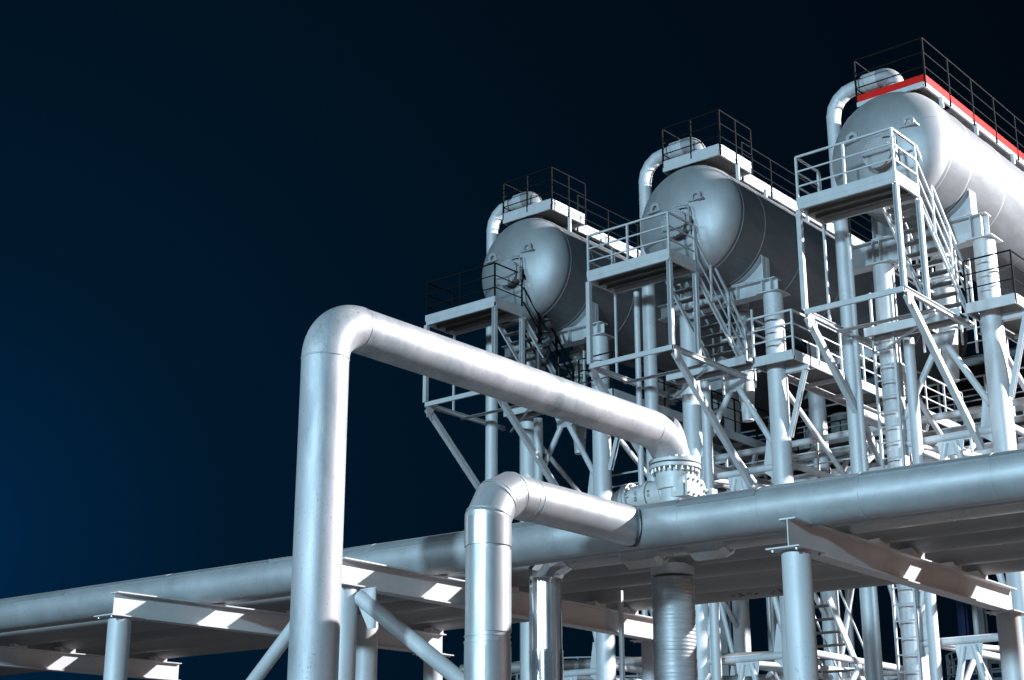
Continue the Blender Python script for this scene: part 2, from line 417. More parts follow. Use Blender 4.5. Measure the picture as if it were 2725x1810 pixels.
for k, dx in enumerate((-.035, .02)):
    for i in range(n):
        a = 2 * PI * i / n; y = LY + rr * math.cos(a); z = LZ + rr * math.sin(a)
        vs.append((fx(z, y) + dx - (.012 * math.sin(5 * a) if k == 0 else 0), y, z))
o.add(vs, [(i, (i + 1) % n, n + (i + 1) % n, n + i) for i in range(n)], True); obj('joint', o, 'seam', t)

# ------------------------------------------------------------------ pipe rack
SL = -.0545
def rx(x14, y, k=SL): return x14 + k * (y - 14.2)
BEAMS = [  # name part, front (x, y), back (x, y)
    ('right', (14.88, 8.52), (21.38, 8.70)), ('middle', (13.45, 14.16), (20.75, 14.36)),
    ('left', (13.32, 18.66), (19.92, 18.32)), ('far left', (13.0, 25.9), (19.85, 25.45)), ('out', (15.6, 1.2), (22.0, 1.3))]
BL = {'right': 'white steel cross beam at the right end of the rack, nearest the camera',
      'middle': 'white steel cross beam of the rack starting behind the big bare pipe, with sunlit patches and loose wires',
      'left': 'white steel rack beam at the left with two bright patches',
      'far left': 'white steel rack beam in the bottom left corner, lit at its end',
      'out': 'white steel cross beam of the rack nearest the camera, out at the right'}
BL['middle'] = 'white steel rack beam with loose wires, starting behind the big bare pipe'
ZB, ZT = 4.67, 5.02
for nm, a, b in BEAMS:
    if nm == 'out': continue
    o = MB(); o.ibeam((a[0], a[1], (ZB + ZT) / 2), (b[0], b[1], (ZB + ZT) / 2), .20, ZT - ZB, .018, .012)
    bo = obj('rack_beam', o, 'beam', label=BL[nm], cat='beam', group='cross beams of the pipe rack')
    if nm == 'middle':
        o = MB()
        for s_ in ((0, 0), (.12, .03)):
            p = V((16.55 + s_[0], 14.03, 4.98 + s_[1])); q = [p]
            for i in range(9): q.append(p + V((.08 * math.sin(i * 1.3 + s_[0] * 9) + .02 * i, -.02 - .01 * i, -.03 * i)))
            o.sweep(q, .007, 6)
        obj('loose_wire', o, 'bolt', bo)
POSTS = [('right front', 14.99, 8.49, 'round grey rack post nearest the camera, under the right beam end'),
         ('right back', 21.22, 8.70, 'round grey rack post under the back end of the right beam'),
         ('middle front', 13.55, 14.14, 'round grey rack post right behind the big bare pipe'),
         ('middle back', 20.62, 14.40, 'round grey rack post under the back end of the middle beam'),
         ('left front', 13.42, 18.62, 'round grey rack post under the left beam end, left of the big pipe'),
         ('left back', 19.72, 18.34, 'round grey rack post at the back end of the left beam')]
for nm, x, y, lb in POSTS:
    t = thing('rack_post', (x, y, 0), lb, 'post', 'round posts carrying the pipe rack')
    o = MB(); o.sweep([(x, y, 0), (x, y, 2.3), (x, y, ZB - .018)], .165, 40); obj('shaft', o, 'column', t)
    o = MB(); o.box((x - .30, y - .21, ZB - .018), (x + .30, y + .21, ZB - .002)); cp = obj('cap_plate', o, 'beam', t)
    o = MB()
    for dx in (-.25, .25):
        for dy in (-.15, .15): o.tube((x + dx, y + dy, ZB - .045), (x + dx, y + dy, ZB - .019), .018, 6)
    pieces('bolt', o, 'bolt', cp)

# front rack pipe, a long clad pipe with lapped sheets and a dented joint
FPZ, FPR = 5.25, .257
ys = [-8, -2, 2, 4, 5.2, 5.9, 6.5, 7.2, 7.55, 7.72, 7.80, 7.88, 8.1, 8.6, 9.2, 9.9, 10.6, 11.5, 12.4, 13.4, 14.5, 15.6, 16.8, 18, 19.4, 21, 23, 26, 30, 36, 44, 56]
t = thing('rack_pipe', (rx(15.05, 14.2), 14.2, FPZ - FPR - .03), 'long clad pipe along the front of the rack with a dented joint', 'pipe', 'pipes lying along the rack')
rnd = random.Random(3)
wtab = {}
def wob(k, i):
    y = ys[k]
    d = .004 * math.sin(i * .7 + k * 2.1) + .003 * math.sin(i * 1.9 + k)
    if 7.6 < y < 8.0: d += -.05 * math.exp(-((i - 13) / 5.0) ** 2) * (1 if k % 2 else .25) + .02 * math.sin(i * 1.1 + k * 3)
    return d
o = MB(); o.sweep([(rx(15.05, y), y, FPZ) for y in ys], FPR, 48, True, True, wob); obj('cladding', o, 'cladding', t)
# lapped top sheets
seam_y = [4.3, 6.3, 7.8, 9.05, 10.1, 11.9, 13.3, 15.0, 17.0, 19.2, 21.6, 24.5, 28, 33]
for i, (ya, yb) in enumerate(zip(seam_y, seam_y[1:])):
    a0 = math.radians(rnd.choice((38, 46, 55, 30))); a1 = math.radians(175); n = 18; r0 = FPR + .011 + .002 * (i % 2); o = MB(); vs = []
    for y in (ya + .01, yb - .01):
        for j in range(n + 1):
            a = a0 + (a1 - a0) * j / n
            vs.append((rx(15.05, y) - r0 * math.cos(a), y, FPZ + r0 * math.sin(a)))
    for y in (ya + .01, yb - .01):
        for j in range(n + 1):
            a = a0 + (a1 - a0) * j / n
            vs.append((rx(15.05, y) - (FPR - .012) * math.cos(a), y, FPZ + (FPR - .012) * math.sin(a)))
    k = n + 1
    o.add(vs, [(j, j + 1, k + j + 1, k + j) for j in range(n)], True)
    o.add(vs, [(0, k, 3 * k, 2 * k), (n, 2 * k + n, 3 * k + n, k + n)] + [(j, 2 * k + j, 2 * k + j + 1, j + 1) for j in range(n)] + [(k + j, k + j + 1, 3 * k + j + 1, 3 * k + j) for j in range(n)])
    obj('lapped_sheet', o, 'cladding_top_shaded', t)
o = MB()
for y in seam_y: ring(o, (rx(15.05, y), y, FPZ), (SL, 1, 0), FPR, .0035, .02, 48)
pieces('joint_band', o, 'cladding', t)
def shoes(parent, x14, r, zc, k=SL):
    o = MB()
    for nm, a, b in BEAMS:
        f = (rx(x14, a[1], k) - a[0]) / (b[0] - a[0]); y = a[1] + (b[1] - a[1]) * f; x = rx(x14, y, k)
        o.box((x - r * .5, y - .09, ZT + .001), (x + r * .5, y + .09, zc - r * .84))
    pieces('pipe_shoe', o, 'beam', parent)
shoes(t, 15.05, .2, FPZ)
PIPES = [(16.88, .27, 5.33, 'dusty grey pipe lying second from the front of the rack', -.05),
         (17.85, .34, 5.41, 'thick dusty grey pipe in the middle of the rack, third from the front', -.05),
         (19.05, .26, 5.33, 'dusty grey pipe fourth from the front of the rack, carrying the gate valve', -.05),
         (19.92, .30, 5.36, 'rearmost dusty grey pipe of the rack with dark scrawled marks underneath', -.05)]
for x, r, zc_, lb, k in PIPES:
    t = thing('rack_pipe', (x, 14.2, zc_ - r), lb, 'pipe', 'pipes lying along the rack')
    yy = [-8, -2, 2, 5, 7, 9, 11, 13, 15, 18, 21, 25, 30, 40, 56]
    o = MB(); o.sweep([(rx(x, y, k), y, zc_) for y in yy], r, 40); obj('barrel', o, 'rack_pipe', t)
    o = MB()
    for y in (6.6, 9.8, 12.6, 16.4, 20.3, 24.8, 31): ring(o, (rx(x, y, k), y, zc_), (k, 1, 0), r, .003, .03, 40)
    pieces('weld_bead', o, 'rack_pipe', t)
    shoes(t, x, r, zc_, k)
    if 'scrawled' in lb:
        o = MB(); q = random.Random(11)
        for c in range(9):
            if c == 4: continue
            y = 12.35 - c * .13; a = -PI / 2 - .55
            pts = []
            for i in range(5):
                aa = a + q.uniform(-.12, .12); yy_ = y + q.uniform(-.05, .05)
                pts.append((rx(x, yy_, k) + (r + .003) * math.cos(aa), yy_, zc_ + (r + .003) * math.sin(aa)))
            o.sweep(pts, .005, 5)
        pieces('scrawl', o, 'mark', t)
t = thing('rack_pipe', (15.45, 14.2, 5.03), 'thin pale pipe tucked low behind the front rack pipe', 'pipe', 'pipes lying along the rack')
o = MB(); o.sweep([(rx(15.45, y), y, 5.125) for y in (-8, 0, 6, 10, 13.2, 16, 19, 24, 30, 40, 56)], .09, 28); obj('barrel', o, 'cladding', t)

# bright stainless down pipe with foil clad run
SX, SY, SR = 16.05, 12.90, .222
swob = lambda k, i: .010 * math.sin(7 * 2 * PI * i / 96 + .6) + .007 * math.sin(12 * 2 * PI * i / 96 + k * .5)   # hand-rolled sheet is never quite round
t = thing('stainless_pipe', (SX, SY, 0), 'mirror bright stainless down pipe turning into a foil clad run', 'pipe')
o = MB(); o.sweep([(SX, SY, z) for z in (0, 2, 3.98)], SR, 96, True, True, swob); obj('sleeve', o, 'shiny', t)
o = MB(); o.sweep([(SX, SY, z) for z in (3.98, 4.5, 4.93)], SR - .004, 96, True, True, lambda k, i: swob(k, i + 5)); obj('sleeve', o, 'shiny', t)
o = MB(); ring(o, (SX, SY, 3.98), (0, 0, 1), SR, .006, .03, 56); ring(o, (SX, SY, 4.92), (0, 0, 1), SR, .004, .025, 56); pieces('band', o, 'shiny', t)
o = MB(); o.sweep([(SX, SY, 4.93), (SX, SY - .0, 5.02), (SX + .01, SY - .14, 5.17), (SX + .03, SY - .36, 5.225)], [SR - .004, SR + .01, .22, .19], 14, True, False); obj('mitred_cap', o, 'shiny', t)
SZ = 5.225
o = MB(); yy = [SY - .25, 11.6, 10.5, 9, 7, 5, 2, -3, -8]; o.sweep([(rx(16.12, y, -.03), y, SZ) for y in yy], .185, 32); obj('foil_run', o, 'silver_pipe', t)
o = MB()
for y in (11.9, 9.7, 8.2, 7.3, 6.4): ring(o, (rx(16.12, y, -.03), y, SZ), (0, 1, 0), .185, .004, .02, 32)
pieces('band', o, 'silver_pipe', t)
for y0, y1 in ((11.62, 11.15), (10.62, 10.18)):
    o = MB(); o.sweep([(rx(16.12, y, -.03), y, SZ - .03) for y in (y0 + .06, y0, y1, y1 - .06)], [.19, .25, .25, .19], 8, True, False); obj('flange_cover', o, 'silver_pipe', t)

# banded riser and its neighbours
RXp, RYp = 17.0, 11.50
t = thing('banded_riser', (RXp, RYp, 0), 'thick grey vertical pipe with fine horizontal banding, standing under the rack', 'pipe')
zz = [0, .01]; rr = [.282, .282]; z = .1
rq = random.Random(5)
while z < 4.95: zz.append(z); rr.append(.282 + rq.uniform(-.004, .004)); z += .045
o = MB(); o.sweep([(RXp, RYp, a) for a in zz], rr, 48); obj('barrel', o, 'ribbed', t)
o = MB(); o.sweep([(RXp, RYp, 4.95), (RXp, RYp, 5.06), (RXp, RYp, 5.09)], [.290, .290, .282], 48); obj('end_ring', o, 'column', t)
o = MB(); o.sweep([(RXp, RYp, 5.085), (RXp + .01, RYp - .02, 5.2), (RXp + .02, RYp - .05, 5.33)], [.20, .22, .30], 40); obj('branch_neck', o, 'rack_pipe', t)
o = MB(); o.sweep([(17.75, 18.0, z) for z in (0, 2, 3.35, 4.72, 5.1)], .195, 40)
ring(o, (17.75, 18.0, 3.9), (0, 0, 1), .195, .003, .02, 40)
obj('pipe_riser', o, 'column', label='short pale vertical pipe under the rack just right of the big bare pipe', cat='pipe')
o = MB(); o.bar((18.13, 13.18, 0), (18.13, 13.18, 5.06), .055, .055)
obj('hanger_post', o, 'column', label='thin square upright bar under the rack between stainless and banded pipes', cat='post')
t = thing('rack_brace', (13.7, 12.4, 0), 'round diagonal brace sloping down to the right from the post behind the big pipe', 'brace', 'diagonal braces of the rack posts')
o = MB(); o.tube((13.66, 13.98, 4.53), (13.86, 10.6, 2.2), .10, 28); obj('tube', o, 'column', t)
o = MB(); o.prism([(13.64, 4.62), (13.95, 4.62), (13.95, 4.36), (13.64, 4.20)], 'Y', 13.95, 13.965)
o = MB(); o.prism([(14.02, 4.63), (13.70, 4.63), (13.70, 4.12), (13.82, 4.12), (14.02, 4.45)], 'X', 13.66, 13.676); obj('gusset_plate', o, 'beam', t)
o = MB(); o.tube((13.5, 14.4, 4.75), (13.5, 17.7, 1.9), .09, 24)
obj('rack_brace', o, 'column', label='round diagonal brace sloping down to the left from behind the big pipe', cat='brace', group='diagonal braces of the rack posts')

# ------------------------------------------------------------------ the three tanks and their steelwork
R, XS, HD, XE = 1.49, 31.0, .745, 44.0
UN = {3: dict(y=14.38, dz=.25, py=(13.46, 15.85), zb=15.26, zt=16.56, zl=12.86, dk=12.93, n='right tank', who='with red kick plates', rail='structure', lrail='black', vy=1.57, deck='grating'),
      2: dict(y=19.98, dz=0.0, py=(19.42, 21.86), zb=14.93, zt=16.17, zl=12.78, dk=12.77, n='middle tank', who='', rail='structure', lrail='structure', vy=1.60, deck='grating'),
      1: dict(y=25.45, dz=0.0, py=(24.96, 27.40), zb=14.98, zt=16.21, zl=12.80, dk=12.80, n='left tank', who='', rail='black', lrail='black', vy=1.50, deck='deck')}

def build_unit(k):
    u = UN[k]; Y = u['y']; Z = 16.67 + u['dz']; dz = u['dz']; nm = u['n']
    A, B = u['py']; zb, zt, zl, dk = u['zb'], u['zt'], u['zl'], u['dk']
    # ---- tank
    t = thing('storage_tank', (XS, Y, Z - R), {3: 'right-hand silver tank, brightly lit flank, red kick plates on top', 2: 'middle silver tank with domed end and shadowed flank', 1: 'left-hand silver tank, farthest and lowest in view, behind black railings'}[k], 'tank', 'silver horizontal tanks')
    prof = []
    rings = [XS + .02, XS + 1.05, XS + 2.95, XS + 5.2, XS + 7.6, XS + 10.1, XE - .05]
    x = XS
    for xr in rings:
        for d, h in ((-.06, 0), (-.035, 0), (-.03, 0), (-.012, .005), (.012, .005), (.03, 0), (.035, 0), (.06, 0)): prof.append((xr + d, R + h))
    prof = [(XS - .10, R)] + prof + [(XE + .02, R)]
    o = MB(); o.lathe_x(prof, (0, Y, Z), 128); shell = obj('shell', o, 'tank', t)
    for xr in rings:
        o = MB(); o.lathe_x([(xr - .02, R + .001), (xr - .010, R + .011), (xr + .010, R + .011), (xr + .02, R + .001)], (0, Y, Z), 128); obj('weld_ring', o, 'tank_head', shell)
    for sx, x0, s_ in ((-1, XS - .10, 'front'), (1, XE, 'back')):
        o = MB(); n = 22
        o.lathe_x([(x0 + sx * HD * math.sin(PI / 2 * i / n), max(.001, R * math.cos(PI / 2 * i / n))) for i in range(n + 1)], (0, Y, Z), 128)
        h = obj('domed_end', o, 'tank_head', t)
        if sx < 0: head = h
    # horizontal weld seam on the head
    o = MB(); zz = .40; pts = []
    ym = math.sqrt(R * R - zz * zz)
    for i in range(41):
        yy = -ym + 2 * ym * i / 40; q = 1 - (yy * yy + zz * zz) / (R * R); pts.append((XS - .10 - HD * math.sqrt(max(0, q)), Y + yy, Z + zz))
    o.sweep(pts, .007, 6); obj('weld_seam', o, 'tank_head', head)
    # manhole
    my, mz = Y - .10, Z - .38; mx = XS - HD
    o = MB(); o.sweep([(mx + .25, my, mz), (mx - .22, my, mz)], .28, 40); mh = obj('manhole', o, 'tank_head', t)
    o = MB(); o.sweep([(mx - .22, my, mz), (mx - .28, my, mz)], .36, 44); o.sweep([(mx - .285, my, mz), (mx - .34, my, mz)], .36, 44); obj('cover', o, 'tank_head', mh)
    o = MB()
    for i in range(24):
        a = 2 * PI * i / 24; yy, z_ = my + .325 * math.cos(a), mz + .325 * math.sin(a)
        o.tube((mx - .37, yy, z_), (mx - .34, yy, z_), .02, 6)
    pieces('bolt', o, 'bolt', mh)
    o = MB(); o.sweep([(mx - .25, my - .40, mz - .3), (mx - .25, my - .42, mz + .30), (mx - .25, my - .38, mz + .42), (mx - .30, my - .1, mz + .46), (mx - .33, my, mz + .42)], .022, 10)
    o.box((mx - .32, my - .46, mz - .28), (mx - .22, my - .38, mz + .10))
    obj('davit_arm', o, 'tank_head', mh)
    # lifting lugs on the dome
    for sy in (-1, 1):
        ly, lz = Y + sy * (.62 if k != 3 or sy > 0 else .78), Z + .28
        q = 1 - ((ly - Y) ** 2 + (lz - Z) ** 2) / R ** 2; lx = XS - HD * math.sqrt(max(.02, q))
        o = MB(); nn = 16
        out = [(ly + .15 * math.cos(PI * i / nn), lz + .02 + .15 * math.sin(PI * i / nn)) for i in range(nn + 1)] + [(ly - .15, lz - .06), (ly + .15, lz - .06)]
        inn = [(ly + .07 * math.cos(PI * i / nn), lz + .02 + .07 * math.sin(PI * i / nn)) for i in range(nn + 1)] 
        for i in range(nn): o.prism([out[i], out[i + 1], inn[i + 1], inn[i]], 'X', lx - .17, lx - .12)
        o.prism([(ly - .15, lz - .06), (ly - .07, lz - .06), (ly - .07, lz + .02), (ly - .15, lz + .02)], 'X', lx - .17, lx - .12)
        o.prism([(ly + .07, lz - .06), (ly + .15, lz - .06), (ly + .15, lz + .02), (ly + .07, lz + .02)], 'X', lx - .17, lx - .12)
        o.box((lx - .20, ly - .21, lz - .10), (lx + .16, ly + .21, lz - .06)); o.box((lx - .12, ly - .14, lz - .06), (lx + .12, ly - .10, lz + .05)); o.box((lx - .12, ly + .10, lz - .06), (lx + .12, ly + .14, lz + .05))
        obj('lifting_lug', o, 'tank_head', t)
    # saddles
    for sx in (32.35, 39.0):
        zs = Z - 1.47; n = 24; w = 1.25
        a0 = math.asin(w / (R + .02)); poly = [(Y - w, zs), (Y + w, zs)]
        for i in range(n + 1):
            a = a0 - 2 * a0 * i / n; poly.append((Y + (R + .02) * math.sin(a), Z - (R + .02) * math.cos(a)))
        o = MB(); 
        m_ = len(poly); top = poly[2:]
        for i in range(n):
            y0_, z0_ = top[i]; y1_, z1_ = top[i + 1]
            o.prism([(y0_, zs), (y1_, zs), (y1_, z1_), (y0_, z0_)], 'X', sx - .02, sx + .02)
        for yy in (Y - w, Y - .45, Y + .45, Y + w):
            zt_ = Z - math.sqrt((R + .02) ** 2 - (yy - Y) ** 2) - .005
            o.box((sx - .17, yy - .012, zs), (sx - .022, yy + .012, zt_)); o.box((sx + .022, yy - .012, zs), (sx + .17, yy + .012, zt_))
        # wrap plate under the shell
        for i in range(n):
            y0_, z0_ = top[i]; y1_, z1_ = top[i + 1]
            o.prism([(y0_, z0_), (y1_, z1_), (Y + (y1_ - Y) * .992, Z + (z1_ - Z) * .992), (Y + (y0_ - Y) * .992, Z + (z0_ - Z) * .992)], 'X', sx - .2, sx + .2)
        o.box((sx - .2, Y - w - .04, zs - .03), (sx + .2, Y + w + .04, zs))
        obj('saddle', o, 'structure', t)
    o = MB(); o.tube((33.3, Y + .05, Z - R + .05), (33.3, Y + .05, Z - R - .3), .16, 24); o.tube((33.3, Y + .05, Z - R - .3), (33.3, Y + .05, Z - R - .36), .26, 24)
    obj('drain_nozzle', o, 'structure', t)
    # ---- header beams and columns
    hz0, hz1 = 14.78 + dz * .0, Z - 1.50
    if k == 3: hz0 = 14.80
    for sx, row in ((32.35, 'front'), (39.0, 'back')):
        o = MB(); o.ibeam((sx, Y - 1.58, (hz0 + hz1) / 2), (sx, Y + (2.0 if row == 'front' else 1.6), (hz0 + hz1) / 2), .34, hz1 - hz0, .025, .016)
        for yy in (Y - 1.45, Y - 1.2, Y - .45, Y + .4, Y + 1.12, Y + 1.3):
            o.box((sx - .165, yy - .01, hz0 + .025), (sx - .008, yy + .01, hz1 - .025)); o.box((sx + .008, yy - .01, hz0 + .025), (sx + .165, yy + .01, hz1 - .025))
        obj('support_beam', o, 'structure', label='heavy %s cross beam with stiffeners under the saddle of the %s' % (row, nm), cat='beam', group='cross beams carrying the tanks')
        for yy, sd in ((Y - 1.42, 'right'), (Y + 1.13, 'left')):
            c = thing('support_column', (sx, yy, 0), 'thick round %s %s column holding up the %s' % (sd, row, nm), 'column', 'round columns carrying the tanks')
            o = MB(); o.sweep([(sx, yy, z) for z in (0, 3, 7, 9, 11.5, hz0 - .03)], .25, 44)
            for zz in (6.9, 11.1): ring(o, (sx, yy, zz), (0, 0, 1), .25, .003, .02, 44)
            obj('shaft', o, 'column', c)
            o = MB(); o.box((sx - .32, yy - .32, hz0 - .03), (sx + .32, yy + .32, hz0 - .003)); obj('cap_plate', o, 'structure', c)
            # stiffening fins / gusset plates for the bracing
            o = MB()
            s2 = 1 if sd == 'right' else -1
            for zz in (10.33, 5.78):
                o.prism([(yy + s2 * .24, zz - .30), (yy + s2 * .50, zz - .12), (yy + s2 * .50, zz + .14), (yy + s2 * .40, zz + .75), (yy + s2 * .24, zz + .75)], 'X', sx - .009, sx + .009)
                o.prism([(sx + .24, zz - .16), (sx + .40, zz - .1), (sx + .40, zz + .14), (sx + .24, zz + .24)], 'Y', yy - .009, yy + .009)
            obj('gusset_plate', o, 'structure', c)
        # K bracing across the row
        for z1, z0, lv in ((12.60, 10.90, 'upper'), (10.30, 6.35, 'middle'), (5.75, 1.6, 'lower')):
            ym = Y - .17
            for yy, sd in ((Y - 1.20, 'right'), (Y + .92, 'left')):
                o = MB(); d = .12 if yy < ym else -.12
                o.tube((sx, ym - d, z1 - .1), (sx, yy, z0), .078, 24)
                obj('diagonal_brace', o, 'column', label='%s %s diagonal brace between %s-row columns of the %s' % (lv, sd, row, nm), cat='brace', group='diagonal braces between columns')
        for zz, lv in ((10.33, 'upper'), (5.78, 'lower')):
            o = MB(); o.tube((sx, Y - 1.2, zz), (sx, Y + .9, zz), .088, 26)
            o.prism([(Y - .5, zz - .06), (Y + .16, zz - .06), (Y + .1, zz - .42), (Y - .44, zz - .42)], 'X', sx - .008, sx + .008)
            obj('strut', o, 'column', label='%s level round strut between the %s-row columns of the %s' % (lv, row, nm), cat='strut', group='level struts between columns')
    for yy, sd in ((Y - 1.42, 'right'), (Y + 1.13, 'left')):
        for zz, lv in ((10.45, 'upper'), (5.9, 'lower')):
            o = MB(); o.tube((32.6, yy, zz), (38.75, yy, zz), .088, 26)
            obj('strut', o, 'column', label='%s long strut running back from the %s front column of the %s' % (lv, sd, nm), cat='strut', group='level struts between columns')
            o = MB(); o.tube((32.62, yy + .0, zz - 2.9), (35.6, yy + .0, zz - .12), .075, 20); o2 = MB(); o2.tube((35.75, yy, zz - .12), (38.75, yy, zz - 2.9), .075, 20)
            obj('diagonal_brace', o, 'column', label='%s brace rising backwards from the %s front column of the %s' % (lv, sd, nm), cat='brace', group='diagonal braces between columns')
            obj('diagonal_brace', o2, 'column', label='%s brace falling to the %s rear column of the %s' % (lv, sd, nm), cat='brace', group='diagonal braces between columns')
        for xa, za, xb, zb_, wd in ((32.62, 12.4, 35.6, 10.62, 'falling back from the %s front column'), (35.8, 10.62, 38.75, 12.4, 'rising to the top of the %s rear column')):
            o = MB(); o.tube((xa, yy + .02, za), (xb, yy + .02, zb_), .07, 18)
            obj('diagonal_brace', o, 'column', label='high brace ' + wd % sd + ' of the ' + nm, cat='brace', group='diagonal braces between columns')
    # plan bracing
    for zz, lv in ((10.4, 'upper'), (5.85, 'lower')):
        o = MB(); o.tube((32.6, Y + .95, zz - .02), (38.7, Y - 1.2, zz - .02), .07, 20)
        obj('diagonal_brace', o, 'column', label='flat-lying %s brace crossing between the two column rows of the %s' % (lv, nm), cat='brace', group='diagonal braces between columns')
    # ---- vent pipe
    vy = Y + u['vy']; vx = 31.2; vz = 18.93 + dz * .4; r = .17
    t = thing('vent_pipe', (vx, vy, 0), 'tall pale vent pipe bending over onto the top of the %s' % nm, 'pipe', 'vent pipes of the tanks')
    o = MB(); o.sweep([(vx, vy, z) for z in (0, 6, 12, vz - .55)], r, 36)
    for zz in (5.2, 9.6, 13.9, 16.4): ring(o, (vx, vy, zz), (0, 0, 1), r, .004, .03, 36)
    obj('riser', o, 'column', t)
    el = arc((vx, vy, vz), (0, 0, 1), (0, -1, 0), .62, 4)
    o = MB(); o.sweep([V((vx, vy, vz - .66))] + el + [V((vx, vy - .72, vz))], r + .004, 28, False, False); obj('mitred_elbow', o, 'column', t)
    o = MB(); o.sweep([(vx, vy - .66, vz), (vx, vy - .80, vz), (vx, vy - .92, vz + .02), (vx, Y + .25, vz + .02)], [r, r, .225, .225], 36); obj('reducer', o, 'column', t)
    el = arc((vx, Y - .10, vz + .02), (0, -1, 0), (0, 0, -1), .35, 8)
    o = MB(); o.sweep([V((vx, Y + .3, vz + .02))] + el + [V((vx, Y - .10, Z + R - .05))], .23, 36); obj('outlet_bend', o, 'tank_head', t)
    if k != 1:
        o = MB(); xx, yy = (31.0, vy + .24) if k == 2 else (31.0, vy - .26)
        o.sweep([(xx, yy, z) for z in (0, 5, 10, 15.2)], .075, 20)
        obj('conduit', o, 'column', label='thin straight pipe beside the vent pipe of the %s' % nm, cat='pipe', group='thin pipes beside the vent pipes')
    o = MB(); o.sweep([(31.95, Y + .45, z) for z in (0, 4, 8, 12.7)], .125, 28); ring(o, (31.95, Y + .45, 8.8), (0, 0, 1), .125, .004, .04, 28)
    obj('drain_pipe', o, 'column', label='slim drain pipe beside the left front column of the %s' % nm, cat='pipe', group='slim drain pipes under the tanks')
    # ---- top platform
    tz = 18.17 + dz * .25; W0, W1 = Y - 1.03, Y + .68; X0 = 30.72; X1 = 32.24
    toe = 'red' if k == 3 else 'structure'
    WR = W0 if k == 3 else Y - .70
    t = thing('top_walkway', (X0, Y, tz), {3: 'walkway on top of the right tank with red kick plates', 2: 'walkway on top of the middle tank, white kick plates and black rails', 1: 'walkway on top of the left tank, white kick plates and black rails'}[k], 'walkway', 'walkways on the tank tops')
    o = MB(); o.bar((X0, W0, tz + .06), (X0, W1, tz + .06), .05, .12); o.bar((X0 + .03, W0, tz + .06), (X1, W0, tz + .06), .05, .12); o.bar((X0 + .03, W1, tz + .06), (X1, W1, tz + .06), .05, .12)
    if k == 3: o.bar((X1, W0, tz + .06), (XE, W0, tz + .06), .05, .12)
    else: o.bar((X1, WR, tz - .01), (XE, WR, tz - .01), .05, .12); o.bar((X1, W0 + .03, tz + .06), (X1, W1 - .03, tz + .06), .05, .12)
    o.bar((X1, Y + .5, tz - .0), (XE, Y + .5, tz - .0), .05, .12)
    obj('frame', o, 'structure', t)
    for i in range(6):
        o = MB(); a = X0 + .5 + i * 2.2
        if a > XE: break
        yy = W0 if (k == 3 or i == 0) else WR
        if i == 0: a = X0 + .78
        zt0 = Z + math.sqrt(R * R - (yy - Y) ** 2) - .04
        if tz + .02 > zt0: o.bar((a, yy - .05, zt0), (a, yy - .05, tz + .02), .09, .05, (1, 0, 0))
        zt1 = Z + math.sqrt(R * R - .45 ** 2) - .04; o.bar((a, Y + .45, zt1), (a, Y + .45, tz + .0), .09, .05, (1, 0, 0))
        pieces('bracket', o, 'structure', t)
    o = MB(); o.box((X0 + .03, W0 + .03, tz + .11), (X1, W1 - .03, tz + .135)); o.box((X1 + .03, WR + .03, tz + .04), (XE, Y + .47, tz + .065)); obj('deck', o, 'deck', t)
    o = MB(); o.bar((X0 - .005, W0 - .01, tz + .215), (X0 - .005, W1, tz + .215), .012, .18); obj('kick_plate', o, toe, t)
    o = MB()
    if k == 3: 
        o.bar((X0, W0 - .032, tz + .215), (XE, W0 - .032, tz + .215), .012, .18)
    else:
        o.bar((X0 + .01, W0 - .032, tz + .215), (X1, W0 - .032, tz + .215), .012, .18); o.bar((X1 + .01, WR - .032, tz + .14), (XE, WR - .032, tz + .14), .012, .18)
    obj('kick_plate', o, toe, t)
    h = 1.24
    if k == 3: post_rail(t, [(X1 + .2, W1, tz), (X0, W1, tz), (X0, W0 - .04, tz), (XE, W0 - .04, tz)], h, 'black', 2, 1.35, .14)
    else:
        post_rail(t, [(X1, W1, tz), (X0, W1, tz), (X0, W0 - .04, tz), (X1, W0 - .04, tz)], h, 'black', 2, .95, .14)
        post_rail(t, [(X1 + .06, WR - .045, tz - .08), (XE, WR - .045, tz - .08)], h - .15, 'black', 2, 1.45, .14)
    # ---- access platform in front of the domed end
    XF, XB = 29.0, 30.12
    rm = u['rail']
    t = thing('access_platform', (XF, (A + B) / 2, zl - .1), {3: 'access platform with pale rails at the domed end of the right tank', 2: 'access platform with pale rails at the domed end of the middle tank', 1: 'access platform with black rails at the domed end of the left tank'}[k], 'platform', 'access platforms at the tank ends')
    o = MB(); o.bar((XF, A, zb + .06), (XF, B, zb + .06), .06, .12); o.bar((XF + .03, A, zb + .06), (XB, A, zb + .06), .06, .12); o.bar((XF + .03, B, zb + .06), (XB, B, zb + .06), .06, .12); o.bar((XB, A + .03, zb + .06), (XB, B - .03, zb + .06), .06, .12)
    obj('frame', o, 'structure', t)
    for q in (.4, .75):
        o = MB(); o.bar((XF + q, A + .03, zb + .05), (XF + q, B - .03, zb + .05), .05, .08); obj('joist', o, 'deck', t)
    o = MB(); o.box((XF + .03, A + .03, zb + .10), (XB - .03, B - .03, zb + .118)); obj('deck', o, u['deck'], t)
    o = MB(); o.bar((XF - .034, A - .03, zb + .20), (XF - .034, B + .03, zb + .20), .008, .17); obj('kick_plate', o, 'structure', t)
    o = MB(); o.bar((XF - .02, A - .034, zb + .20), (XB, A - .034, zb + .20), .008, .17); obj('kick_plate', o, 'structure', t)
    H = zt - zb
    post_rail(t, [(XB - .1, B, zb), (XF, B, zb), (XF, A, zb), (XB, A, zb)], H, rm, 2, 1.25 if k != 2 else 1.2, .20)
    o = MB(); o.sweep([(XB - .1, B, zt), (XB - .02, B, zt - .03), (XB, B, zt - .12), (XB, B, zb + .28)], .02, 8); obj('rail_end', o, rm, t)
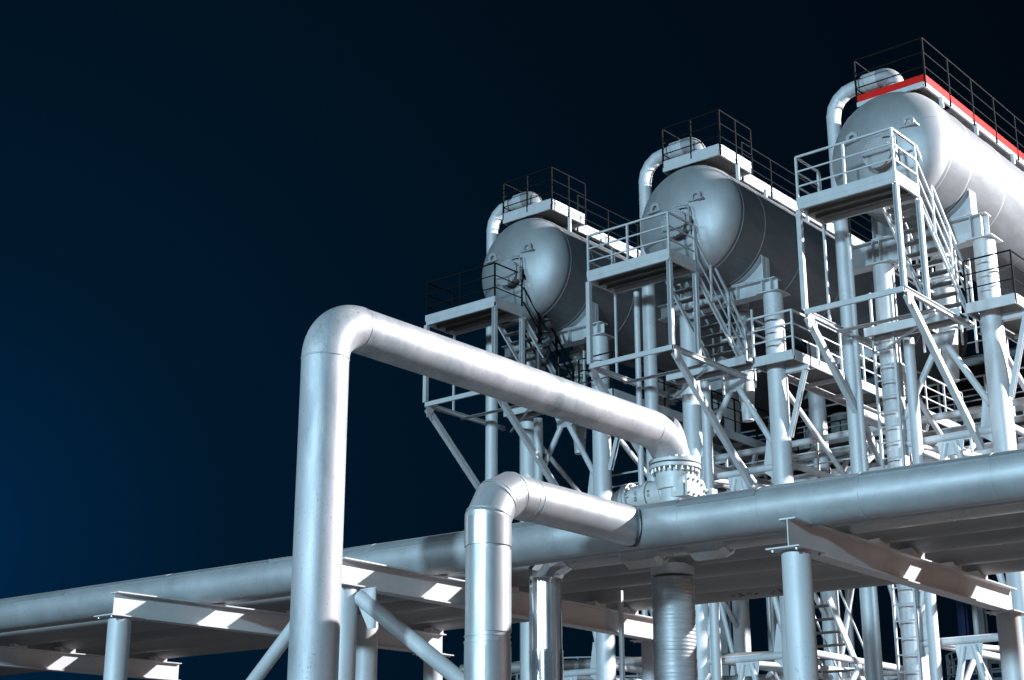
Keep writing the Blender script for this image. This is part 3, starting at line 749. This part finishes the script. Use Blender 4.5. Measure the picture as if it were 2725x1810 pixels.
    for (x, y) in ((XF, A), (XF, B), (XB, A), (XB, B)):
        o = MB(); bot = zl
        if (x, y) == (XB, B): o.bar((x, y, bot), (x, y, zb), .05, .05)
        else: o.channel((x, y, bot), (x, y, zb - .002), .11, .11, .012, (0, 1, 0) if y == A else (0, -1, 0))
        obj('leg', o, 'structure', t)
    o = MB(); o.channel((XF, A, zl - .06), (XF, B, zl - .06), .06, .12, .012); pieces('lower_frame', o, 'structure', t)
    for y in (A, B):
        o = MB(); o.ibeam((XF + .04, y, zl - .06), (32.3, y, zl - .06), .10, .12, .012, .01); pieces('lower_frame', o, 'structure', t)
        o = MB(); o.channel((XF + .08, y, zl - .16), (32.25, y, 9.95), .15, .13, .012, (0, 1, 0)); obj('knee_brace', o, 'structure', t)
        o = MB(); o.prism([(XF - .03, zl - .12), (XF + .24, zl - .12), (XF + .24, zl - .2), (XF + .06, zl - .42), (XF - .03, zl - .42)], 'Y', y - .085, y - .077); obj('gusset_plate', o, 'structure', t)
    o = MB(); o.bar((30.45, A, zl - .15), (30.45, B, zl - .15), .08, .06); o.bar((30.5, A, zl - .22), (32.2, B - .3, zl - .22), .05, .05); obj('cross_tie', o, 'structure', t)
    # ---- staircase
    X2, z2 = 32.32, dk + .28
    t = thing('staircase', (X2, A, z2), {3: 'steep steel stairs with pale rails down from the platform of the right tank', 2: 'steep steel stairs with pale rails down from the platform of the middle tank', 1: 'steep steel stairs with black rails down from the platform of the left tank'}[k], 'stairs', 'steel stairs beside the tanks')
    SA, SB = A + .02, A + .86
    for y in (SA, SB):
        o = MB(); o.channel((XB + .03, y, zb + .02), (X2, y, z2 - .1), .05, .17, .012); obj('stringer', o, 'structure', t)
    nt = 10
    for i in range(nt):
        f = (i + .5) / nt; x = XB + .05 + (X2 - XB - .05) * f; z = zb + .02 + (z2 - zb) * f
        o = MB(); o.box((x - .11, SA + .03, z), (x + .11, SB - .03, z + .035)); o.box((x - .11, SA + .026, z - .07), (x + .11, SA + .034, z - .001)); obj('tread', o, 'deck', t)
    sl = (z2 - zb) / (X2 - XB); rail_mat = rm
    for y, nmz in ((SA - .03, 2),):
        pa = V((XB + .05, y, zb)); pb = V((X2, y, z2 - .1))
        o = MB(); o.bar(pa + V((0, 0, H)), pb + V((0, 0, 1.08)), .05, .05); obj('handrail', o, rail_mat, t)
        for q in (.36, .70):
            o = MB(); o.bar(pa + V((0, 0, H * q)), pb + V((0, 0, 1.08 * q)), .03, .035); obj('mid_rail', o, rail_mat, t)
        for f in (.30, .66, 1.0):
            p = pa.lerp(pb, f); o = MB(); o.bar(p + V((0, 0, .02)), p + V((0, 0, H - (H - 1.08) * f)), .05, .05); obj('post', o, rail_mat, t)
    pa = V((XB + .25, SB + .03, zb - .2)); pb = V((X2, SB + .03, z2 - .1))
    o = MB(); o.bar(pa + V((0, 0, 1.1)), pb + V((0, 0, 1.05)), .04, .04); obj('handrail', o, rail_mat, t)
    for f in (.05, .5, .95):
        p = pa.lerp(pb, f); o = MB(); o.bar(p, p + V((0, 0, 1.08)), .04, .04); obj('post', o, rail_mat, t)
    # ---- landing and side walkway
    LA, LB = Y - 2.22, Y - 1.08; LX0 = 31.8; LX1 = 41.5; lr = u['lrail']
    t = thing('landing', (LX0, (LA + LB) / 2, dk), {3: 'side landing with black rails at the foot of the right stairs', 2: 'side landing with pale rails at the foot of the middle stairs', 1: 'side landing with black rails at the foot of the left stairs'}[k], 'landing', 'side landings along the tanks')
    o = MB(); o.channel((LX0, LA, dk + .12), (LX0, LB, dk + .12), .05, .24, .012); o.channel((LX1, LA, dk + .12), (LX0 + .03, LA, dk + .12), .05, .24, .012); o.channel((LX0 + .03, LB, dk + .12), (LX1, LB, dk + .12), .05, .24, .012)
    for x in (33, 34.4, 35.8, 37.2, 38.6, 40): o.bar((x, LA + .03, dk + .1), (x, LB - .03, dk + .1), .06, .10)
    obj('frame', o, 'structure', t)
    o = MB(); o.box((LX0 + .03, LA + .03, dk + .20), (LX1, LB - .03, dk + .218)); obj('deck', o, 'deck', t)
    post_rail(t, [(LX0, LB - .02, dk), (LX0, LA, dk), (LX1, LA, dk)], 1.26, lr if k != 2 else 'structure', 2, 1.15 if k != 2 else 1.25, .25)
    for x in (32.35, 39.0):
        o = MB(); o.ibeam((x, Y - 1.65, dk - .08), (x, LA - .08, dk - .08), .12, .14, .012, .01); o.channel((x, LA + .02, dk - .16), (x, Y - 1.68, 11.0), .11, .11, .012, (1, 0, 0)); pieces('bracket', o, 'structure', t)
    # ---- cross walkway
    o = MB(); cz = 12.82
    t = thing('cross_walkway', (31.8, Y, cz), 'short perforated cross walkway between the front columns under the %s' % nm, 'walkway', 'cross walkways under the tanks')
    o = MB()
    for x in (31.55, 32.02): o.channel((x, Y - 1.02, cz + .11), (x, Y + 1.35, cz + .11), .05, .21, .012)
    o.bar((31.58, Y + 1.33, cz + .11), (32.0, Y + 1.33, cz + .11), .05, .2)
    obj('frame', o, 'structure', t)
    o = MB(); o.box((31.58, Y - 1.0, cz + .09), (31.99, Y + 1.3, cz + .105)); obj('deck', o, 'grating', t)
    o = MB(); o.prism([(Y - .55, cz), (Y + .2, cz), (Y + .05, cz - .38), (Y - .40, cz - .38)], 'X', 32.34, 32.36); obj('gusset_plate', o, 'structure', t)
    # ---- sump vessel beneath
    zz = Z - R - .36
    t = thing('sump_pot', (33.3, Y + .05, 12.4), 'flanged cylindrical pot with guard frame hanging under the %s' % nm, 'vessel', 'flanged pots under the tanks')
    o = MB(); o.sweep([(33.3, Y + .05, zz - .03), (33.3, Y + .05, zz - .09)], .26, 28); o.sweep([(33.3, Y + .05, zz - .09), (33.3, Y + .05, zz - .5), (33.3, Y + .05, zz - .8), (33.3, Y + .05, 13.4), (33.3, Y + .05, 11.9)], [.17, .17, .24, .24, .15], 28)
    for zf in (zz - .62, 13.6): ring(o, (33.3, Y + .05, zf), (0, 0, 1), .24, .07, .06, 28)
    obj('barrel', o, 'valve', t)
    for dx, dy in ((-.4, -.45), (-.4, .5), (.4, .5), (.4, -.45)):
        o = MB(); o.bar((33.3 + dx, Y + dy, 12.6), (33.3 + dx, Y + dy, zz - .1), .05, .05); obj('guard_post', o, 'structure', t)
    o = MB()
    for z_ in (zz - .35, zz - .75, 13.3):
        c4 = [(33.3 + dx, Y + dy, z_) for dx, dy in ((-.4, -.45), (-.4, .5), (.4, .5), (.4, -.45))]
        for a, b in zip(c4, c4[1:] + c4[:1]): o.bar(a, b, .04, .05)
    obj('guard_rail', o, 'structure', t)

for k in (3, 2, 1): build_unit(k)

# ------------------------------------------------------------------ ladder on the left front column of the right tank
t = thing('ladder', (31.9, 15.4, 0), 'tall vertical ladder up the left front column of the right tank', 'ladder')
ya, yb = 15.68, 15.16
for y in (ya, yb):
    o = MB(); o.bar((31.88, y, .4), (31.88, y, 14.0), .05, .07); obj('side_rail', o, 'structure', t)
for i in range(33):
    z = .7 + i * .37
    if z > 12.9: break
    o = MB(); o.bar((31.88, ya - .02, z), (31.88, yb + .02, z), .03, .03); obj('rung', o, 'structure', t)
# dark valve cluster below the left tank
t = thing('valve_cluster', (30.9, 25.2, 13.4), 'dark cluster of small valves and pipework under the left dome beside the stairs', 'valve')
rq = random.Random(2)
o = MB(); o.tube((31.0, 25.1, 12.9), (31.0, 25.1, 15.4), .09, 16); o.tube((31.0, 25.1, 14.4), (31.0, 24.7, 14.4), .07, 16); obj('pipework', o, 'dark', t)
for i in range(6):
    c = V((31.0 + rq.uniform(-.15, .15), 25.0 + rq.uniform(-.35, .2), 13.8 + i * .22)); o = MB()
    o.tube(c, c + V((rq.uniform(-.1, .1), -.16, rq.uniform(-.1, .1))), .10, 14); o.tube(c + V((0, 0, .1)), c + V((0, 0, .13)), .13, 14); obj('valve_body', o, 'dark', t)

# ------------------------------------------------------------------ far things
def walkway_line(y0, y1, x, z, nm, lb):
    t = thing('rear_walkway', (x, (y0 + y1) / 2, z), lb, 'walkway', 'walkways behind the tank columns')
    o = MB(); o.channel((x, y0, z + .1), (x, y1, z + .1), .05, .2, .012); o.channel((x + .9, y1, z + .1), (x + .9, y0, z + .1), .05, .2, .012); obj('frame', o, 'structure', t)
    o = MB(); o.box((x + .03, y0, z + .1), (x + .87, y1, z + .115)); obj('deck', o, 'deck', t)
    post_rail(t, [(x, y0, z), (x, y1, z)], 1.25, 'structure', 2, 1.5, .2)
walkway_line(10, 29, 42.2, 13.4, 'a', 'long high walkway crossing behind the rear tank columns')
walkway_line(14, 27, 36.4, 10.75, 'b', 'lower walkway crossing between the front and rear tank columns')
for i, (y, x0, x1, z, lb) in enumerate(((16.9, 33, 44, 11.6, 'middle'), (22.4, 33, 44, 11.3, 'left'))):
    o = MB(); o.ibeam((x0, y, z), (x1, y, z), .2, .36, .02, .014)
    obj('rear_beam', o, 'structure', label='%s steel girder running back in the gap between two tank supports' % {'middle': 'upper', 'left': 'farther', 'right': 'lower'}[lb], cat='beam', group='girders between tank supports')
o = MB(); o.ibeam((50, 22.1, 0), (50, 22.1, 19), .26, .26, .03, .02, (1, 0, 0)); obj('blue_column', o, 'blue', label='tall blue steel column far behind the right-hand columns', cat='column')
o = MB(); o.tube((50.6, 21.9, 0), (50.6, 21.9, 11), .10, 16); obj('pole', o, 'white', label='thin white pole standing beside the blue column', cat='pole')
# dark steel frame of another unit behind
t = thing('open_building', (52, 24, 0), 'dark open steel frame building with floors far behind the columns', 'frame')
for x in (50, 56):
    for y in (24, 31.5):
        o = MB(); o.ibeam((x, y, 0), (x, y, 18.5), .3, .3, .02, .014, (1, 0, 0)); obj('upright', o, 'structure', t)
for z in (12.6, 15.2, 17.6):
    o = MB(); o.box((49.6, 15.5, z), (56.4, 32, z + .12)); obj('floor', o, 'deck', t)
    o = MB(); o.ibeam((49.5, 15.5, z - .14), (49.5, 32, z - .14), .15, .26, .016, .012); obj('edge_beam', o, 'structure', t)
    o = MB(); o.bar((49.6, 15.5, z + 1.1), (49.6, 32, z + 1.1), .05, .05); o.bar((49.6, 15.5, z + .6), (49.6, 32, z + .6), .04, .04)
    for i in range(12): o.bar((49.6, 15.6 + i * 1.48, z + .12), (49.6, 15.6 + i * 1.48, z + 1.1), .05, .05)
    obj('guard_rail', o, 'structure', t)
rq = random.Random(9)
for i in range(9):
    z = 13.4 + (i % 2) * 2.6; y = 17 + rq.uniform(0, 13); o = MB(); 
    o.tube((52, y, z - .6), (52, y, z + .8 + rq.random()), .35 + .2 * rq.random(), 20); o.tube((51.6, y + .6, z), (51.6, y + 2.4, z + .1), .13, 14); obj('vessel', o, 'valve', t)

def round_tank(cx, cy, r, h, lb, mast=False):
    t = thing('round_tank', (cx, cy, 0), lb, 'tank', 'round white tanks far behind')
    o = MB(); o.sweep([(cx, cy, 0), (cx, cy, h)], r, 64); obj('wall', o, 'white', t)
    o = MB(); o.sweep([(cx, cy, h - .35), (cx, cy, h - .12)], r + .06, 64); obj('rim_band', o, 'blue', t)
    for zz, w in ((1.1, .05), (.75, .035), (.4, .035)):
        q = MB(); q.sweep([(cx + (r + .35) * math.cos(2 * PI * i / 64), cy + (r + .35) * math.sin(2 * PI * i / 64), h + zz) for i in range(65)], w, 8, False); obj('rail', q, 'white', t)
    for i in range(40):
        a = 2 * PI * i / 40; q = MB(); q.bar((cx + (r + .35) * math.cos(a), cy + (r + .35) * math.sin(a), h - .1), (cx + (r + .35) * math.cos(a), cy + (r + .35) * math.sin(a), h + 1.1), .06, .06); obj('post', q, 'white', t)
    q = MB(); q.sweep([(cx, cy, h), (cx, cy, h + .06)], r + .42, 64); obj('gallery', q, 'white', t)
round_tank(76, 57.3, 5.2, 10.55, 'round white tank with railed top low behind the stainless pipe')
round_tank(78, 30.9, 3.9, 9.6, 'round white tank with railed top low behind the right-hand columns')
o = MB(); o.tube((70, 60.0, 0), (70, 60.0, 19), .12, 10); obj('pole', o, 'white', label='thin white pole low behind the lagged pipe by the railed tank', cat='pole')

rq = random.Random(21)
for i, (x, y0, y1, z, r) in enumerate(((36.0, 13.2, 24.6, 11.9, .09), (36.3, 13.2, 24.6, 11.55, .07), (41.0, 12.8, 27, 12.2, .13), (41.4, 12.8, 27, 10.9, .16), (42.6, 12, 28, 13.0, .10), (44.5, 12, 29, 12.4, .2), (45.2, 12, 29, 11.6, .15))):
    o = MB(); o.tube((x, y0, z), (x + .3, y1, z + .02), r, 18)
    obj('cross_pipe', o, 'rack_pipe' if i % 2 else 'column', label='grey cross pipe running sideways behind the front tank columns', cat='pipe', group='cross pipes behind the tank columns')
for i in range(11):
    x, y = rq.uniform(40.5, 46), rq.uniform(20.5, 28); o = MB(); o.sweep([(x, y, z) for z in (0, 5, 10, rq.uniform(10.5, 13.2))], rq.choice((.07, .1, .14)), 16)
    obj('rear_riser', o, 'column', label='slim upright pipe far back between the tank supports', cat='pipe', group='slim upright pipes behind the tanks')
# low pipe bundles between the columns
rq = random.Random(4)
LOW = [((34, 30.5), (37, 21.5), 6.35, .16), ((34.5, 30.5), (37.5, 21.5), 5.75, .2), ((35, 30.5), (39, 20.5), 5.25, .13), ((36, 30.5), (40.5, 20.5), 4.9, .12),
       ((36.5, 21), (38.0, 12.5), 5.1, .14), ((37.4, 21), (38.8, 12.5), 4.7, .12)]
WH = ('topmost', 'thickest', 'third', 'lowest', 'upper right', 'lower right')
for i, (a, b, z, r) in enumerate(LOW):
    o = MB(); o.tube((a[0], a[1], z), (b[0], b[1], z), r, 20)
    obj('low_pipe', o, 'rack_pipe', label='%s grey pipe of the low bundle between the tank columns, under the rack' % WH[i], cat='pipe', group='low pipes between the tank columns')
t = thing('low_stairs', (36.5, 19.4, 0), 'dark open stairs low down between the tank columns, under the rack', 'stairs')
for y in (18.9, 19.9):
    o = MB(); o.bar((34.9, y, 7.4), (38.3, y, 3.2), .05, .2); obj('stringer', o, 'structure', t)
    o = MB(); o.bar((34.9, y, 8.4), (38.3, y, 4.2), .04, .04); obj('handrail', o, 'structure', t)
for i in range(14):
    f = (i + .5) / 14; x, z = 34.9 + 3.4 * f, 7.4 - 4.2 * f
    o = MB(); o.box((x - .13, 18.93, z), (x + .13, 19.87, z + .035)); obj('tread', o, 'deck', t)

# ------------------------------------------------------------------ camera
F_, TILT, YAW = 4101.4, math.radians(18.033), math.radians(40.039)
fw = V((math.cos(YAW) * math.cos(TILT), math.sin(YAW) * math.cos(TILT), math.sin(TILT)))
rt = V((math.sin(YAW), -math.cos(YAW), 0)); up = rt.cross(fw)
cam = bpy.data.cameras.new('camera'); co = bpy.data.objects.new('camera', cam); col.objects.link(co)
m = Matrix((rt, up, -fw)).transposed().to_4x4(); m.translation = V((0, 0, 1.6)); co.matrix_world = m
cam.sensor_width = 36; cam.sensor_fit = 'HORIZONTAL'; cam.lens = F_ / 2725 * 36; cam.clip_start = .1; cam.clip_end = 3000
scene.camera = co

# ------------------------------------------------------------------ night sky
w = bpy.data.worlds.new('World'); scene.world = w; w.use_nodes = True
nt = w.node_tree; L = nt.links; bg = nt.nodes['Background']
tc = N(nt, 'ShaderNodeTexCoord')
gl = (fw + rt * ((-200 - 1362.5) / F_) - up * ((1430 - 905) / F_)).normalized()
dp = N(nt, 'ShaderNodeVectorMath', operation='DOT_PRODUCT'); dp.inputs[1].default_value = gl
L.new(tc.outputs['Generated'], dp.inputs[0])
ac = N(nt, 'ShaderNodeMath', operation='ARCCOSINE'); L.new(dp.outputs['Value'], ac.inputs[0])
mr = N(nt, 'ShaderNodeMapRange'); mr.inputs['From Max'].default_value = math.radians(50); L.new(ac.outputs[0], mr.inputs['Value'])
rp = N(nt, 'ShaderNodeValToRGB'); cr = rp.color_ramp; cr.interpolation = 'B_SPLINE'
cr.elements[0].position = 0; cr.elements[0].color = (.0004, .021, .072, 1)
cr.elements[1].position = 1; cr.elements[1].color = (.0006, .0019, .0042, 1)
for p, c in ((.09, (.0004, .0140, .042)), (.20, (.0004, .0092, .0240)), (.42, (.0005, .0062, .0145)), (.72, (.0005, .0034, .0074))):
    e = cr.elements.new(p); e.color = (*c, 1)
L.new(mr.outputs[0], rp.inputs['Fac']); L.new(rp.outputs['Color'], bg.inputs['Color']); bg.inputs['Strength'].default_value = 1.0

# ------------------------------------------------------------------ yard floodlights and one added fill lamp (all stand outside the view)
def flood(name, loc, target, power, color, radius, spot=None):
    d = bpy.data.lights.new(name, 'SPOT'); d.energy = power; d.color = color; d.shadow_soft_size = radius
    d.spot_size = math.radians(spot or 90); d.spot_blend = .6
    o = bpy.data.objects.new(name, d); col.objects.link(o); o.location = loc
    o.rotation_euler = (V(target) - V(loc)).to_track_quat('-Z', 'Y').to_euler()
flood('floodlight_mast', (44, -11, 24), (22, 15, 9), 182000, (.97, .95, 1.0), .30, 80)
flood('floodlight_yard', (-95, -15, 24), (26, 17, 10), 520000, (.52, .80, 1.0), 3.2, 30)
flood('added_fill_lamp', (-80, 38, 20), (26, 17, 10), 118000, (.52, .80, 1.0), 3.2, 30)  # unseen fill lamp, added to soften the shadows of the yard floodlight
flood('sodium_lamp', (30, -20, 2.5), (20, 14, 3), 2100, (1.0, .40, .13), .3, 100)

scene.view_settings.view_transform = 'Standard'; scene.view_settings.look = 'None'
scene.view_settings.exposure = 0; scene.view_settings.gamma = 1
scene.cycles.use_denoising = True
scene.cycles.max_bounces = 8; scene.cycles.transparent_max_bounces = 12
scene.cycles.sample_clamp_indirect = 6
